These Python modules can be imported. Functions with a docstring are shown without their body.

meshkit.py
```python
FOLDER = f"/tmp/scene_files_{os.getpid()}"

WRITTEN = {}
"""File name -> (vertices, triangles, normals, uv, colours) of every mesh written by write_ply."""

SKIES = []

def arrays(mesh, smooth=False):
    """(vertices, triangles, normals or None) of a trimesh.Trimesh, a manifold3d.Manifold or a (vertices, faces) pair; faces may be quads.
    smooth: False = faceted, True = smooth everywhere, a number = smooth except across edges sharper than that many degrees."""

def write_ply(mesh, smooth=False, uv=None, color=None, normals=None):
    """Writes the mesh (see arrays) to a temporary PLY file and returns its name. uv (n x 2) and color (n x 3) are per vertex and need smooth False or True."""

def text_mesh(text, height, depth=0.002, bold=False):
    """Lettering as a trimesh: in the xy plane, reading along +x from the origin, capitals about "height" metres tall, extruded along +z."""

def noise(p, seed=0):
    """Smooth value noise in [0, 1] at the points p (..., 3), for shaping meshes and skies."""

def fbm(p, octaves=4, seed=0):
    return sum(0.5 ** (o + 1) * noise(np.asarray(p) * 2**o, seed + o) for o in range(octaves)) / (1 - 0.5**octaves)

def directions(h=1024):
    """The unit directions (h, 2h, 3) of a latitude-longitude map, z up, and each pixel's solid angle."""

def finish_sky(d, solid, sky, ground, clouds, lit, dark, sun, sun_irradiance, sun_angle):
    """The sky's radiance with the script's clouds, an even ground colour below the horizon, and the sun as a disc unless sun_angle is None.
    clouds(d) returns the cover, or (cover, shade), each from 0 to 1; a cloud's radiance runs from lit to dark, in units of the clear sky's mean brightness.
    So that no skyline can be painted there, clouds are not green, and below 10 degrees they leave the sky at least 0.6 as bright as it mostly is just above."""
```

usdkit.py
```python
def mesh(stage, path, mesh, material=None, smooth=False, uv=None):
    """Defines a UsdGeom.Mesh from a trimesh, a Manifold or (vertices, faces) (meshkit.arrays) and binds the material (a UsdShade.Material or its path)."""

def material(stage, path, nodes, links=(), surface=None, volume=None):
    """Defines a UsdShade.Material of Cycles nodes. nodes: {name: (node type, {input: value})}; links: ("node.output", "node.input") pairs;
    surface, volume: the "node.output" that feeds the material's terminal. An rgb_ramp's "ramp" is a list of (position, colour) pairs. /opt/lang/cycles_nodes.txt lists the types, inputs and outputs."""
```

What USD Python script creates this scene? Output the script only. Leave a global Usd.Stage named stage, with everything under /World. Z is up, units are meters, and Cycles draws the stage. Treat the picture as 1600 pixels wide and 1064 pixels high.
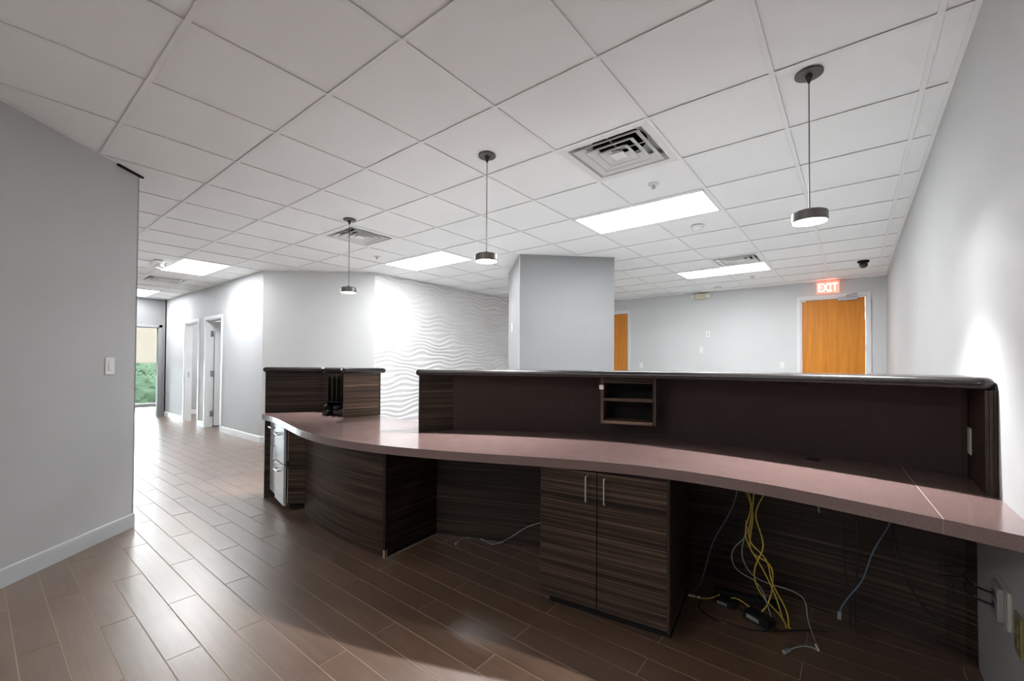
import math, random
import numpy as np, trimesh, usdkit, meshkit
from shapely.geometry import Polygon, LineString, box as sbox, Point
from shapely.ops import split as shsplit
from shapely import affinity
from pxr import Usd, UsdGeom, UsdLux, UsdShade, Gf, Sdf, Vt

random.seed(3); RNG = np.random.default_rng(7)
stage = Usd.Stage.CreateInMemory()
UsdGeom.SetStageUpAxis(stage, 'Z'); UsdGeom.SetStageMetersPerUnit(stage, 1.0)
UsdGeom.Xform.Define(stage, '/World'); UsdGeom.Scope.Define(stage, '/World/Looks')

# ------------------------------------------------------------------ camera, sky, exposure
EXPOSURE = 1.52
HC = 1.215                                    # eye height
F_PX, CY_PX, YAW, PITCH, ROLL = 674.42, 558.41, -.6706, .0148, .0058
def camera():
    fwd = np.array([math.sin(YAW)*math.cos(PITCH), math.cos(YAW)*math.cos(PITCH), math.sin(PITCH)])
    right = np.array([math.cos(YAW), -math.sin(YAW), 0.]); up = np.cross(right, fwd)
    r = math.cos(ROLL)*right + math.sin(ROLL)*up; u = -math.sin(ROLL)*right + math.cos(ROLL)*up
    c = UsdGeom.Camera.Define(stage, '/World/Camera')
    c.CreateHorizontalApertureAttr(36.0); c.CreateVerticalApertureAttr(36.0*1064/1600)
    c.CreateFocalLengthAttr(36.0*F_PX/1600); c.CreateVerticalApertureOffsetAttr((CY_PX-532)/1600*36.0)
    c.CreateClippingRangeAttr(Gf.Vec2f(.02, 500)); c.CreateExposureAttr(EXPOSURE)
    m = Gf.Matrix4d(*r, 0, *u, 0, *(-fwd), 0, 0, 0, HC, 1)
    c.AddTransformOp().Set(m)
    return r, u, fwd
CR, CU, CF = camera()
def pix(P):
    P = np.atleast_2d(P) - [0, 0, HC]; z = P@CF; z = np.where(z > .05, z, .05)
    return np.stack([800+F_PX*(P@CR)/z, CY_PX-F_PX*(P@CU)/z], -1), P@CF
dome = UsdLux.DomeLight.Define(stage, '/World/Sky'); dome.CreateIntensityAttr(3.4); dome.CreateColorAttr(Gf.Vec3f(.86, .94, 1.0))
SUN = UsdLux.DistantLight.Define(stage, '/World/Sun'); SUN.CreateIntensityAttr(12.0); SUN.CreateAngleAttr(.6); SUN.CreateColorAttr(Gf.Vec3f(1, .97, .93))
def aim(x, to, eye=(0, 0, 0)):
    z = -np.array(to, float); z /= np.linalg.norm(z); a = np.cross([0, 1, 0] if abs(z[1]) < .9 else [1, 0, 0], z); a /= np.linalg.norm(a); b = np.cross(z, a)
    x.AddTransformOp().Set(Gf.Matrix4d(*a, 0, *b, 0, *z, 0, *map(float, eye), 1))
aim(SUN, (.74, -.16, -.66))
TROFFER, PENDANT, BEAM = 12.0, 60.0, 2.3                  # radiance of the lamps
T = .6096; ZC = HC + 2.277*T                    # ceiling tile, ceiling height (2.60)
GX, GY = .307, .535                             # grid origin

# ------------------------------------------------------------------ helpers
used = {}
def numbered(parent, name):
    k = (parent, name); n = used.get(k, 0); used[k] = n+1
    return f'{parent}/{name}' + (f'_{n:03d}' if n else '')
def path_of(parent): return '/World' if parent is None else (parent if isinstance(parent, str) else str(parent.GetPath()))
def keys(p, label=None, cat=None, group=None, kind=None):
    for k, v in (('label', label), ('category', cat), ('group', group), ('kind', kind)):
        if v: p.SetCustomDataByKey(k, v)
    return p
def thing(name, label, cat, loc=(0, 0, 0), rz=0., group=None, kind=None):
    x = UsdGeom.Xform.Define(stage, numbered('/World', name))
    if tuple(loc) != (0, 0, 0) or rz:
        x.AddTranslateOp().Set(Gf.Vec3d(*map(float, loc)))
        if rz: x.AddRotateZOp().Set(math.degrees(rz))
    return keys(x.GetPrim(), label, cat, group, kind)
def obj(name, mesh, mat, parent=None, smooth=False, **kw):
    if isinstance(mesh, (list,)): mesh = trimesh.util.concatenate(mesh)
    m = usdkit.mesh(stage, numbered(path_of(parent), name), mesh, M[mat], smooth)
    return keys(m.GetPrim(), **kw)
def dup(root, loc, rz=0, label=None, group=None):
    was = root.GetCustomData()
    r = thing(root.GetName(), label or was['label'], was['category'], loc, rz, group or was.get('group'))
    r.GetReferences().AddInternalReference(root.GetPath()); r.SetInstanceable(True)
    return r
def box(x0, x1, y0, y1, z0, z1):
    b = trimesh.creation.box([abs(x1-x0), abs(y1-y0), abs(z1-z0)]); b.apply_translation([(x0+x1)/2, (y0+y1)/2, (z0+z1)/2]); return b
def cbox(x0, x1, y0, y1, z0, z1, c=.004):
    'box with chamfered edges'
    xs, ys, zs = sorted((x0, x1)), sorted((y0, y1)), sorted((z0, z1))
    c = min(c, (xs[1]-xs[0])*.45, (ys[1]-ys[0])*.45, (zs[1]-zs[0])*.45)
    P = []
    for i in (0, 1):
        for j in (0, 1):
            for k in (0, 1):
                sx, sy, sz = 1-2*i, 1-2*j, 1-2*k
                x, y, z = xs[i], ys[j], zs[k]
                P += [(x, y+sy*c, z+sz*c), (x+sx*c, y, z+sz*c), (x+sx*c, y+sy*c, z)]
    return trimesh.convex.convex_hull(np.array(P))
def place(m, loc=(0, 0, 0), rz=0.):
    m = m.copy(); m.apply_transform(trimesh.transformations.rotation_matrix(rz, [0, 0, 1])); m.apply_translation(loc); return m
def seg(p, q, t0, t1, z0, z1, c=0):
    'upright slab along the plan line p-q, from t0 to t1 on its left side'
    p, q = np.array(p, float), np.array(q, float); d = q-p; L = np.linalg.norm(d)
    b = cbox(0, L, t0, t1, z0, z1, c) if c else box(0, L, t0, t1, z0, z1)
    return place(b, (p[0], p[1], 0), math.atan2(d[1], d[0]))
def prism(poly, z0, z1):
    if not isinstance(poly, Polygon): poly = Polygon(poly)
    m = trimesh.creation.extrude_polygon(poly, z1-z0, engine='earcut'); m.apply_translation([0, 0, z0]); return m
def loft(path, prof, caps=True, tip=0.):
    'sweeps the closed profile [(offset to the left, z)] along the plan path'
    path = np.array(path, float); prof = np.array(prof, float); n, k = len(path), len(prof)
    d = np.gradient(path, axis=0); d /= np.linalg.norm(d, axis=1)[:, None]; nrm = np.stack([-d[:, 1], d[:, 0]], 1)
    rings = [(path[i], nrm[i], d[i], prof) for i in range(n)]
    if tip:
        c = prof.mean(0); small = []
        for s, e in ((.55, 1.), (.85, .72), (1., .3)):
            pass
        def shr(f): q = prof.copy(); h = (prof[:, 1].max()-prof[:, 1].min())/2; q = c + (prof-c)*np.array([1-(1-f)*h/max(1e-6, np.ptp(prof[:, 0])/2), f]); return q
        st = [(path[0]-d[0]*tip, nrm[0], d[0], shr(.25)), (path[0]-d[0]*tip*.75, nrm[0], d[0], shr(.66)), (path[0]-d[0]*tip*.4, nrm[0], d[0], shr(.9))]
        en = [(path[-1]+d[-1]*tip*.4, nrm[-1], d[-1], shr(.9)), (path[-1]+d[-1]*tip*.75, nrm[-1], d[-1], shr(.66)), (path[-1]+d[-1]*tip, nrm[-1], d[-1], shr(.25))]
        rings = st+rings+en
    V = []
    for p, nn, dd, pr in rings:
        for o, z in pr: V.append([p[0]+nn[0]*o, p[1]+nn[1]*o, z])
    F = []; R = len(rings)
    for i in range(R-1):
        for j in range(k):
            a, b = i*k+j, i*k+(j+1) % k; F += [(a, a+k, b), (b, a+k, b+k)]
    if caps:
        pv, pf = trimesh.creation.triangulate_polygon(Polygon(prof), engine='earcut')
        near = [int(np.argmin(np.linalg.norm(prof-v, axis=1))) for v in np.array(pv)[:, :2]]
        for t in [[near[x] for x in f] for f in pf]: F += [(t[0], t[1], t[2]), tuple((R-1)*k+x for x in (t[2], t[1], t[0]))]
    m = trimesh.Trimesh(V, F, process=False); m.fix_normals(); return m
def smoothline(pts, n=60):
    from scipy.interpolate import PchipInterpolator, splprep, splev
    p = np.array(pts, float); tck, u = splprep(p.T, s=0.0002*len(p), k=3); return np.array(splev(np.linspace(0, 1, n), tck)).T
def tube(pts, r, n=8, res=None):
    pts = np.array(pts, float)
    if res and len(pts) > 2:
        from scipy.interpolate import CubicSpline
        t = np.r_[0, np.cumsum(np.linalg.norm(np.diff(pts, axis=0), axis=1))]; pts = CubicSpline(t, pts)(np.linspace(0, t[-1], res)); 
    d = np.gradient(pts, axis=0); d /= np.linalg.norm(d, axis=1)[:, None]
    ref = np.array([0, 0, 1.]) if abs(d[0][2]) < .9 else np.array([1., 0, 0]); V = []
    a = np.cross(d[0], ref); a /= np.linalg.norm(a)
    for i in range(len(pts)):
        a = a-d[i]*(a@d[i]); a /= np.linalg.norm(a); b = np.cross(d[i], a)
        for k in range(n): V.append(pts[i]+r*(math.cos(2*math.pi*k/n)*a+math.sin(2*math.pi*k/n)*b))
    F = []
    for i in range(len(pts)-1):
        for k in range(n):
            p, q = i*n+k, i*n+(k+1) % n; F += [(p, p+n, q), (q, p+n, q+n)]
    V += [pts[0], pts[-1]]; e = len(V)
    for k in range(n): F += [(e-2, k, (k+1) % n), (e-1, (len(pts)-1)*n+(k+1) % n, (len(pts)-1)*n+k)]
    m = trimesh.Trimesh(V, F, process=False); m.fix_normals(); return m
def lathe(prof, n=36, loc=(0, 0, 0)):
    m = trimesh.creation.revolve(np.array(prof, float), sections=n); m.fix_normals(); m.apply_translation(loc); return m

# ------------------------------------------------------------------ materials
M = {}
def mat(name, nodes, links, surface='p.BSDF'): M[name] = usdkit.material(stage, f'/World/Looks/{name}', nodes, links, surface)
def plain(name, col, rough=.5, metal=0., spec=.5, **kw):
    mat(name, {'p': ('principled_bsdf', dict(base_color=col, roughness=rough, metallic=metal, specular_ior_level=spec, **kw))}, [])
def rough_paint(name, col, rough=.6, bump=.08, scale=220, var=.03):
    c0 = [x*(1-var) for x in col]; c1 = [min(1, x*(1+var)) for x in col]
    mat(name, {'g': ('geometry', {}), 'n': ('noise_texture', dict(scale=scale, detail=3)), 'n2': ('noise_texture', dict(scale=1.3, detail=3)),
               'r': ('rgb_ramp', dict(ramp=[(.3, c0), (.7, c1)])), 'b': ('bump', dict(strength=bump, distance=.002)),
               'p': ('principled_bsdf', dict(roughness=rough, specular_ior_level=.35))},
        [('g.position', 'n.vector'), ('g.position', 'n2.vector'), ('n2.fac', 'r.fac'), ('r.color', 'p.base_color'), ('n.fac', 'b.height'), ('b.normal', 'p.normal')])
def grain(name, ramp, scale, rough, spec=.5, bump=.0, coat=0., rotz=0., noise=1.0, detail=6, mixv=None, bev=0.):
    'streaky wood: noise stretched by the mapping scale'
    n = {'g': ('geometry', {}), 'm': ('mapping', dict(mapping_type='point', scale=scale, rotation=(0, 0, rotz))),
         'n': ('noise_texture', dict(scale=noise, detail=detail, roughness=.62)), 'm2': ('mapping', dict(mapping_type='point', scale=[s*.22 for s in scale])),
         'n2': ('noise_texture', dict(scale=noise, detail=3)), 'mx': ('mix_float', dict(fac=.34)), 'r': ('rgb_ramp', dict(ramp=ramp)),
         'p': ('principled_bsdf', dict(roughness=rough, specular_ior_level=spec, coat_weight=coat, coat_roughness=.12)), 'b': ('bump', dict(strength=max(bump, .001), distance=.001))}
    l = [('g.position', 'm.vector'), ('m.vector', 'n.vector'), ('g.position', 'm2.vector'), ('m2.vector', 'n2.vector'), ('n.fac', 'mx.a'), ('n2.fac', 'mx.b'), ('mx.result', 'r.fac'),
         ('r.color', 'p.base_color'), ('n.fac', 'b.height'), ('b.normal', 'p.normal')]
    mat(name, n, l)
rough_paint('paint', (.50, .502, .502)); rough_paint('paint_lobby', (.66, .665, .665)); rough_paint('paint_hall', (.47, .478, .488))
rough_paint('paint_left', (.50, .503, .505)); rough_paint('paint_column', (.33, .332, .335)); rough_paint('paint_end_shade', (.20, .203, .207)); rough_paint('trim_end_shade', (.24, .243, .248))  # end wall and casing darkened: backlit shade put into the colour
rough_paint('trim_white', (.78, .79, .80), rough=.35, bump=.02)
rough_paint('trim_grey', (.52, .53, .545), rough=.4, bump=.02)
rough_paint('tile', (.90, .905, .90), rough=.9, bump=.5, scale=420, var=.015)
plain('tee', (.86, .86, .85), .45); plain('plenum', (.3, .3, .3), .9)
plain('wave', (.77, .77, .77), .45)
plain('frame_white', (.80, .80, .80), .4); plain('vent_white', (.78, .78, .77), .4); plain('duct_dark', (.012, .011, .010), .8)
plain('bronze', (.10, .09, .085), .35, .6); plain('bronze_light', (.22, .20, .19), .35, .7); plain('chrome', (.7, .7, .72), .2, 1.); plain('steel', (.55, .55, .57), .32, 1.)
plain('black', (.012, .012, .013), .35); plain('black_soft', (.014, .013, .012), .8, spec=.15); plain('white_plastic', (.82, .82, .81), .35); plain('cream_plastic', (.70, .64, .47), .4)
plain('almond', (.55, .54, .46), .4); plain('gold', (.35, .30, .13), .35, .3); plain('grey_plastic', (.30, .30, .30), .45); plain('cable_yellow', (.62, .44, .06), .4)
plain('cable_blue', (.10, .17, .23), .45); plain('cable_grey', (.26, .27, .28), .45); plain('cable_black', (.015, .015, .016), .4)
plain('smoke_glass', (.03, .03, .035), .1); plain('beige_edge', (.33, .25, .17), .5); plain('caulk', (.30, .22, .20), .6)
plain('bounce_tile', (.56, .56, .56), .4)  # unseen lobby floor, made pale to bounce light onto the ceiling
plain('grout', (.40, .31, .24), .9, spec=.1)
def emit(name, col, s): mat(name, {'e': ('emission', dict(color=col, strength=s))}, [], 'e.emission')
emit('lamp_panel', (.965, .985, 1.), TROFFER); emit('lamp_puck', (.98, .985, 1.), PENDANT); emit('exit_letters', (1., .40, .33), 2.2); emit('exit_glow', (1., .12, .08), 1.5)
mat('exit_face', {'p': ('principled_bsdf', dict(base_color=(.75, .5, .40), roughness=.4, emission_color=(1, .33, .22), emission_strength=.28))}, [])
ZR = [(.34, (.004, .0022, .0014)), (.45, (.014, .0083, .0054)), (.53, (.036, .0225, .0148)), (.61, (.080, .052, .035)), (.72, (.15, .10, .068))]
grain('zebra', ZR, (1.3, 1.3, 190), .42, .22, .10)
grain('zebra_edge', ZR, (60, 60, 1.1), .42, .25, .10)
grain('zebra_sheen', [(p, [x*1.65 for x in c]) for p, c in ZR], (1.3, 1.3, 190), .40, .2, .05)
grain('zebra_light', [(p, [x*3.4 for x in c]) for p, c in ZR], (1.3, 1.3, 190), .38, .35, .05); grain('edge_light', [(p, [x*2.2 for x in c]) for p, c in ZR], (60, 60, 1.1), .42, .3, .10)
grain('laminate_painted_glare', [(.2, (.42, .43, .45)), (.8, (.62, .63, .65))], (1.3, 1.3, 190), .25, .6, .03)  # dark laminate made pale, the hall reflection put into its colour
grain('orange_wood', [(.25, (.48, .155, .012)), (.5, (.66, .235, .017)), (.72, (.80, .32, .028))], (22, 22, 1.6), .38, .45, .03)
def speckle(name, c0, c1, rough, scale=420, coat=0., spec=.5):
    mat(name, {'g': ('geometry', {}), 'n': ('noise_texture', dict(scale=scale, detail=3, roughness=.7)), 'r': ('rgb_ramp', dict(ramp=[(.36, c0), (.64, c1)])),
               'n2': ('noise_texture', dict(scale=9, detail=3)), 'rr': ('map_range', dict(from_min=.3, from_max=.7, to_min=rough*.9, to_max=rough*1.12)), 'bv': ('bevel', dict(radius=.003, samples=4)),
               'p': ('principled_bsdf', dict(specular_ior_level=spec, coat_weight=coat, coat_roughness=.2))},
        [('g.position', 'n.vector'), ('n.fac', 'r.fac'), ('r.color', 'p.base_color'), ('g.position', 'n2.vector'), ('n2.fac', 'rr.value'), ('rr.result', 'p.roughness'), ('bv.bevel', 'p.normal')])
speckle('worktop', (.128, .078, .070), (.215, .142, .130), .15, spec=.6, coat=.6)
speckle('riser', (.030, .019, .0165), (.054, .036, .032), .55, 300, spec=.15)
speckle('counter_edge', (.012, .010, .010), (.030, .026, .025), .22, 200)
for k, f in enumerate((.93, 1.0, 1.07, .97)):
    nm = f'plank_{k}'
    ramp = [(.25, [x*f for x in (.105, .059, .035)]), (.5, [x*f for x in (.152, .090, .058)]), (.75, [x*f for x in (.20, .126, .084)])]
    mat(nm, {'g': ('geometry', {}), 'm': ('mapping', dict(mapping_type='point', scale=(3.2, 46, 1), location=(k*7.3, k*3.1, 0))), 'n': ('noise_texture', dict(scale=1, detail=6, roughness=.65)),
             'n2': ('noise_texture', dict(scale=2.2, detail=4)), 'mx': ('mix_float', dict(fac=.35)), 'r': ('rgb_ramp', dict(ramp=ramp)), 'b': ('bump', dict(strength=.12, distance=.001)),
             'rr': ('map_range', dict(from_min=.3, from_max=.7, to_min=.32, to_max=.42)), 'p': ('principled_bsdf', dict(specular_ior_level=.7, coat_weight=.85, coat_roughness=.31, coat_ior=1.5))},
        [('g.position', 'm.vector'), ('m.vector', 'n.vector'), ('g.position', 'n2.vector'), ('n.fac', 'mx.a'), ('n2.fac', 'mx.b'), ('mx.result', 'r.fac'), ('r.color', 'p.base_color'), ('n.fac', 'b.height'), ('b.normal', 'p.normal'), ('n2.fac', 'rr.value'), ('rr.result', 'p.roughness')])
mat('pane', {'f': ('fresnel', dict(IOR=1.45)), 't': ('transparent_bsdf', dict(color=(.93, .97, .96))), 'g': ('glossy_bsdf', dict(roughness=.02)), 'x': ('mix_closure', {})},
    [('f.fac', 'x.fac'), ('t.BSDF', 'x.closure1'), ('g.BSDF', 'x.closure2')], 'x.closure')
mat('shade_cloth', {'d': ('principled_bsdf', dict(base_color=(.86, .81, .76), roughness=.8)), 't': ('translucent_bsdf', dict(color=(.88, .80, .74))), 'x': ('mix_closure', dict(fac=.32))},
    [('d.BSDF', 'x.closure1'), ('t.BSDF', 'x.closure2')], 'x.closure')
def leafmat(name, a, b):
    mat(name, {'g': ('geometry', {}), 'n': ('noise_texture', dict(scale=.9, detail=3)), 'r': ('rgb_ramp', dict(ramp=[(.3, a), (.7, b)])), 'd': ('principled_bsdf', dict(roughness=.8, specular_ior_level=.06)), 't': ('translucent_bsdf', {}), 'x': ('mix_closure', dict(fac=.3))},
        [('g.position', 'n.vector'), ('n.fac', 'r.fac'), ('r.color', 'd.base_color'), ('r.color', 't.color'), ('d.BSDF', 'x.closure1'), ('t.BSDF', 'x.closure2')], 'x.closure')
leafmat('leaf_dark', (.014, .023, .013), (.030, .044, .025)); leafmat('leaf_light', (.030, .042, .016), (.060, .074, .028)); plain('bark', (.10, .075, .055), .9); rough_paint('lawn', (.022, .045, .018), .9, var=.3, bump=.01, scale=3)

# ------------------------------------------------------------------ the room
XR = lambda y: .388               # inner face of the right wall
YF, YH, XW, XE = 8.75, 2.76, -5.77, -12.1         # far wall, hall wall, wave wall, hall end wall
WT, ZW = .12, ZC+.34
ROOM = [(XR(-3), -3), (XR(YF), YF), (XW, YF), (XW, 3.87), (-7.0, YH), (XE, YH), (XE, .78), (-4.165, .765), (-3.3, -.19), (-3.3, -3)]
COL = [(-3.31, 4.32), (-2.433, 5.19), (-3.27, 6.01), (-4.15, 5.14)]
ENDROOM = [(XE-WT, .5), (XE-WT, 3.9), (-15.0, 3.9), (-15.0, .5)]
OFFICE = [(XE, YH+WT), (-8.0, YH+WT), (-8.0, 5.0), (XE, 5.0)]
room = Polygon(ROOM).difference(Polygon(COL))
openings = [(-9.49, -8.69), (-10.735, -9.905)]; DOORH = 2.0
end_open = (.95, 2.63, 1.975)

def struct(name, label, cat='room', **kw): return thing(name, label, cat, kind='structure', **kw)
def wallmesh(p, q, z0=0, z1=None, t=WT): return seg(p, q, -t, 0, z0, ZW if z1 is None else z1)
# walls: the inner face lies on p-q, the body to the right hand of the walk (outside)
w = struct('wall_right', 'long pale grey wall beside the reception desk, lit by the nearest pendant', 'wall')
obj('plaster', wallmesh((XR(YF+WT), YF+WT), (XR(-3.1), -3.1))if False else prism([(XR(-3.1), -3.1), (XR(YF), YF+WT), (XR(YF)+WT, YF+WT), (XR(-3.1)+WT, -3.1)], 0, ZW), 'paint', w)
w = struct('wall_back', 'pale grey wall closing the room behind the viewer', 'wall'); obj('plaster', box(-3.42, XR(-3), -3.12, -3, 0, ZW), 'paint_lobby', w)
w = struct('wall_left', 'grey wall cutting the corner at the near edge of the hall', 'wall')
LW0, LW1 = np.array([-3.3, -.19]), np.array([-4.165, .765]); LD = (LW1-LW0)/np.linalg.norm(LW1-LW0); LN = np.array([LD[1], -LD[0]])   # LN faces the room
if LN@(-LW0) < 0: LN = -LN
obj('plaster', prism([tuple(LW0), tuple(LW1), (-4.30, .66), (-3.42, -.3)], 0, ZW), 'paint_left', w)
obj('plaster', box(-3.42, -3.3, -3.12, -.19, 0, ZW), 'paint_left', w)
bbp = [(0, 0), (.014, 0), (.014, .082), (.010, .096), (.004, .101), (0, .101)]
def baseboard(name, p, q, label, m='trim_white', side=1):
    'board on the left-hand side of the walk p-q'
    o = loft([p, ((p[0]+q[0])/2, (p[1]+q[1])/2), q], [(a*side, z) for a, z in bbp])
    return obj(name, o, m, None, 20, label=label, cat='baseboard', kind='structure')
p0, p1 = LW0, LW1+LD*.012
baseboard('baseboard_left', tuple(p1), tuple(p0), 'grey painted baseboard along the near grey wall, rounded at its end', 'trim_grey', side=1 if np.cross(p0-p1, LN) > 0 else -1)
w = struct('wall_hall_left', 'white hall wall out of sight behind the near grey wall', 'wall'); obj('plaster', box(XE, -4.2, .66, .78, 0, ZW), 'paint_hall', w)
# hall wall with two door openings
w = struct('wall_hall', 'bright white hall wall with two open doorways', 'wall')
xs = [XE] + [v for o in sorted(openings) for v in o] + [-7.0]
for a, b in zip(xs[0::2], xs[1::2]): obj('plaster', box(a, b, YH, YH+WT, 0, ZW), 'paint_hall', w)
for a, b in openings: obj('plaster', box(a, b, YH, YH+WT, DOORH, ZW), 'paint_hall', w)
for i, (a, b) in enumerate(((-8.625, -7.0), (-9.84, -9.555), (XE, -10.80))):
    baseboard('baseboard_hall', (a, YH), (b, YH), ['white baseboard on the hall wall between the desk and the nearer doorway', 'short white baseboard between the two hall doorways', 'white baseboard on the hall wall beyond the farther doorway'][i], side=-1)
w = struct('wall_corner', 'pale blue grey wall set at an angle between hall and wave wall', 'wall')
obj('plaster', prism([(-7.0, YH), (XW, 3.87), (XW-.12, 3.97), (-7.1, 2.88)], 0, ZW), 'paint_lobby', w)
baseboard('baseboard_corner', (-7.0, YH), (XW, 3.87), 'white baseboard at the foot of the angled pale wall', side=-1)
# wave wall
w = struct('wall_wave', 'white feature wall of sculpted horizontal waves', 'wall')
obj('plaster', box(XW-WT-.02, XW-.02, 3.87, YF+WT, 0, ZW), 'paint_lobby', w)
ny, nz = 230, 520
yy, zz = np.meshgrid(np.linspace(3.87, YF, ny), np.linspace(0, ZC, nz), indexing='ij')
wob = meshkit.fbm(np.stack([yy*.8, zz*1.7, 0*yy], -1), 3, 5)-.5
ph = zz/.074 + .34*np.sin(2*np.pi*yy/.92+6.3*zz+2.*wob) + .22*np.sin(2*np.pi*yy/.57-8.2*zz+1.3) + .16*np.sin(2*np.pi*yy/1.7+13.*zz) + 1.1*wob
fr = ph-np.floor(ph)
hgt = np.where(fr < .72, .5-.5*np.cos(np.pi*fr/.72), .5+.5*np.cos(np.pi*(fr-.72)/.28))
amp = .55+.75*meshkit.fbm(np.stack([yy*1.4, zz*3.1, 0*yy+4], -1), 3, 11)
xx = XW-.012+.019*hgt*amp
V = np.stack([xx, yy, zz], -1).reshape(-1, 3); idx = np.arange(ny*nz).reshape(ny, nz)
q = np.stack([idx[:-1, :-1], idx[1:, :-1], idx[1:, 1:], idx[:-1, 1:]], -1).reshape(-1, 4)
obj('wave_panel', (V, q), 'wave', w, True)
# far wall with two orange doors
w = struct('wall_far', 'pale grey lobby wall with two orange wood doors', 'wall')
D1, D2, DH = (-.712, .158), (-4.66, -3.775), 2.325
for a, b, z0 in ((XW, D2[0], 0), (D2[1], D1[0], 0), (D1[1], XR(YF)+.02, 0), (D2[0], D2[1], DH), (D1[0], D1[1], DH)): obj('plaster', box(a, b, YF, YF+WT, z0, ZW), 'paint_lobby', w)
for i, (a, b) in enumerate(((XW, D2[0]-.05), (D2[1]+.05, D1[0]-.05))): baseboard('baseboard_far', (a, YF), (b, YF), ['white lobby baseboard between wave wall and farther orange door', 'white lobby baseboard between the two orange doors'][i], side=-1)
# hall end wall with a doorway into the window room
w = struct('wall_hall_end', 'grey wall closing the hall around the bright opening', 'wall')
y0, y1, zt = end_open
obj('plaster', box(XE-WT, XE, y1, YH, 0, ZW), 'paint_end_shade', w); obj('plaster', box(XE-WT, XE, .66, y0, 0, ZW), 'paint_end_shade', w); obj('plaster', box(XE-WT, XE, y0, y1, zt, ZW), 'paint_end_shade', w)
o = obj('trim_1', [box(XE, XE+.014, y1, y1+.055, 0, zt+.055), box(XE, XE+.014, y0-.055, y0, 0, zt+.055), box(XE, XE+.014, y0-.055, y1+.055, zt, zt+.055), box(XE-WT, XE, y1-.012, y1, 0, zt), box(XE-WT, XE, y0, y0+.012, 0, zt), box(XE-WT, XE, y0, y1, zt-.012, zt)], 'trim_end_shade', None,
        label='grey casing around the bright opening at the end of the hall', cat='door casing', kind='structure')
# the room with the window
w = struct('wall_end_room', 'white side walls of the window room beyond the hall', 'wall')
obj('plaster', box(-15.0, XE-WT, 3.9, 4.02, 0, ZW), 'paint_hall', w); obj('plaster', box(-15.0, XE-WT, .38, .5, 0, ZW), 'paint_hall', w)
obj('plaster', box(XE-WT, XE-WT+.01, .5, .7, 0, ZW), 'paint_hall', w); obj('plaster', box(XE-WT, XE, 2.74, 3.9, 0, ZW), 'paint_hall', w)
obj('plaster', [box(-15.12, -15.0, .38, .7, 0, ZW), box(-15.12, -15.0, 3.75, 4.02, 0, ZW), box(-15.12, -15.0, .38, 4.02, 2.3, ZW), box(-15.12, -15.0, .38, 4.02, 0, .055)], 'paint_hall', w)
w = struct('window_1', 'tall window at the hall end with a cream shade half lowered', 'window')
wf = []
for y in (.7, 2.1, 3.72): wf.append(box(-15.09, -15.03, y, y+.035, .055, 2.3))
wf += [box(-15.09, -15.03, .7, 3.75, .055, .085), box(-15.09, -15.03, .7, 3.75, 2.27, 2.3)]
obj('window_frame', wf, 'frame_white', w); obj('window_sill', cbox(-15.12, -14.985, .62, 3.83, 0, .064, .005), 'trim_white', w)
obj('pane', box(-15.066, -15.06, .735, 2.1, .085, 2.27), 'pane', w); obj('pane', box(-15.066, -15.06, 2.135, 3.72, .085, 2.27), 'pane', w)
obj('roller_shade', [box(-15.012, -15.009, .72, 3.74, 1.19, 2.3), box(-15.02, -15.004, .72, 3.74, 1.175, 1.2)], 'shade_cloth', w)
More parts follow.
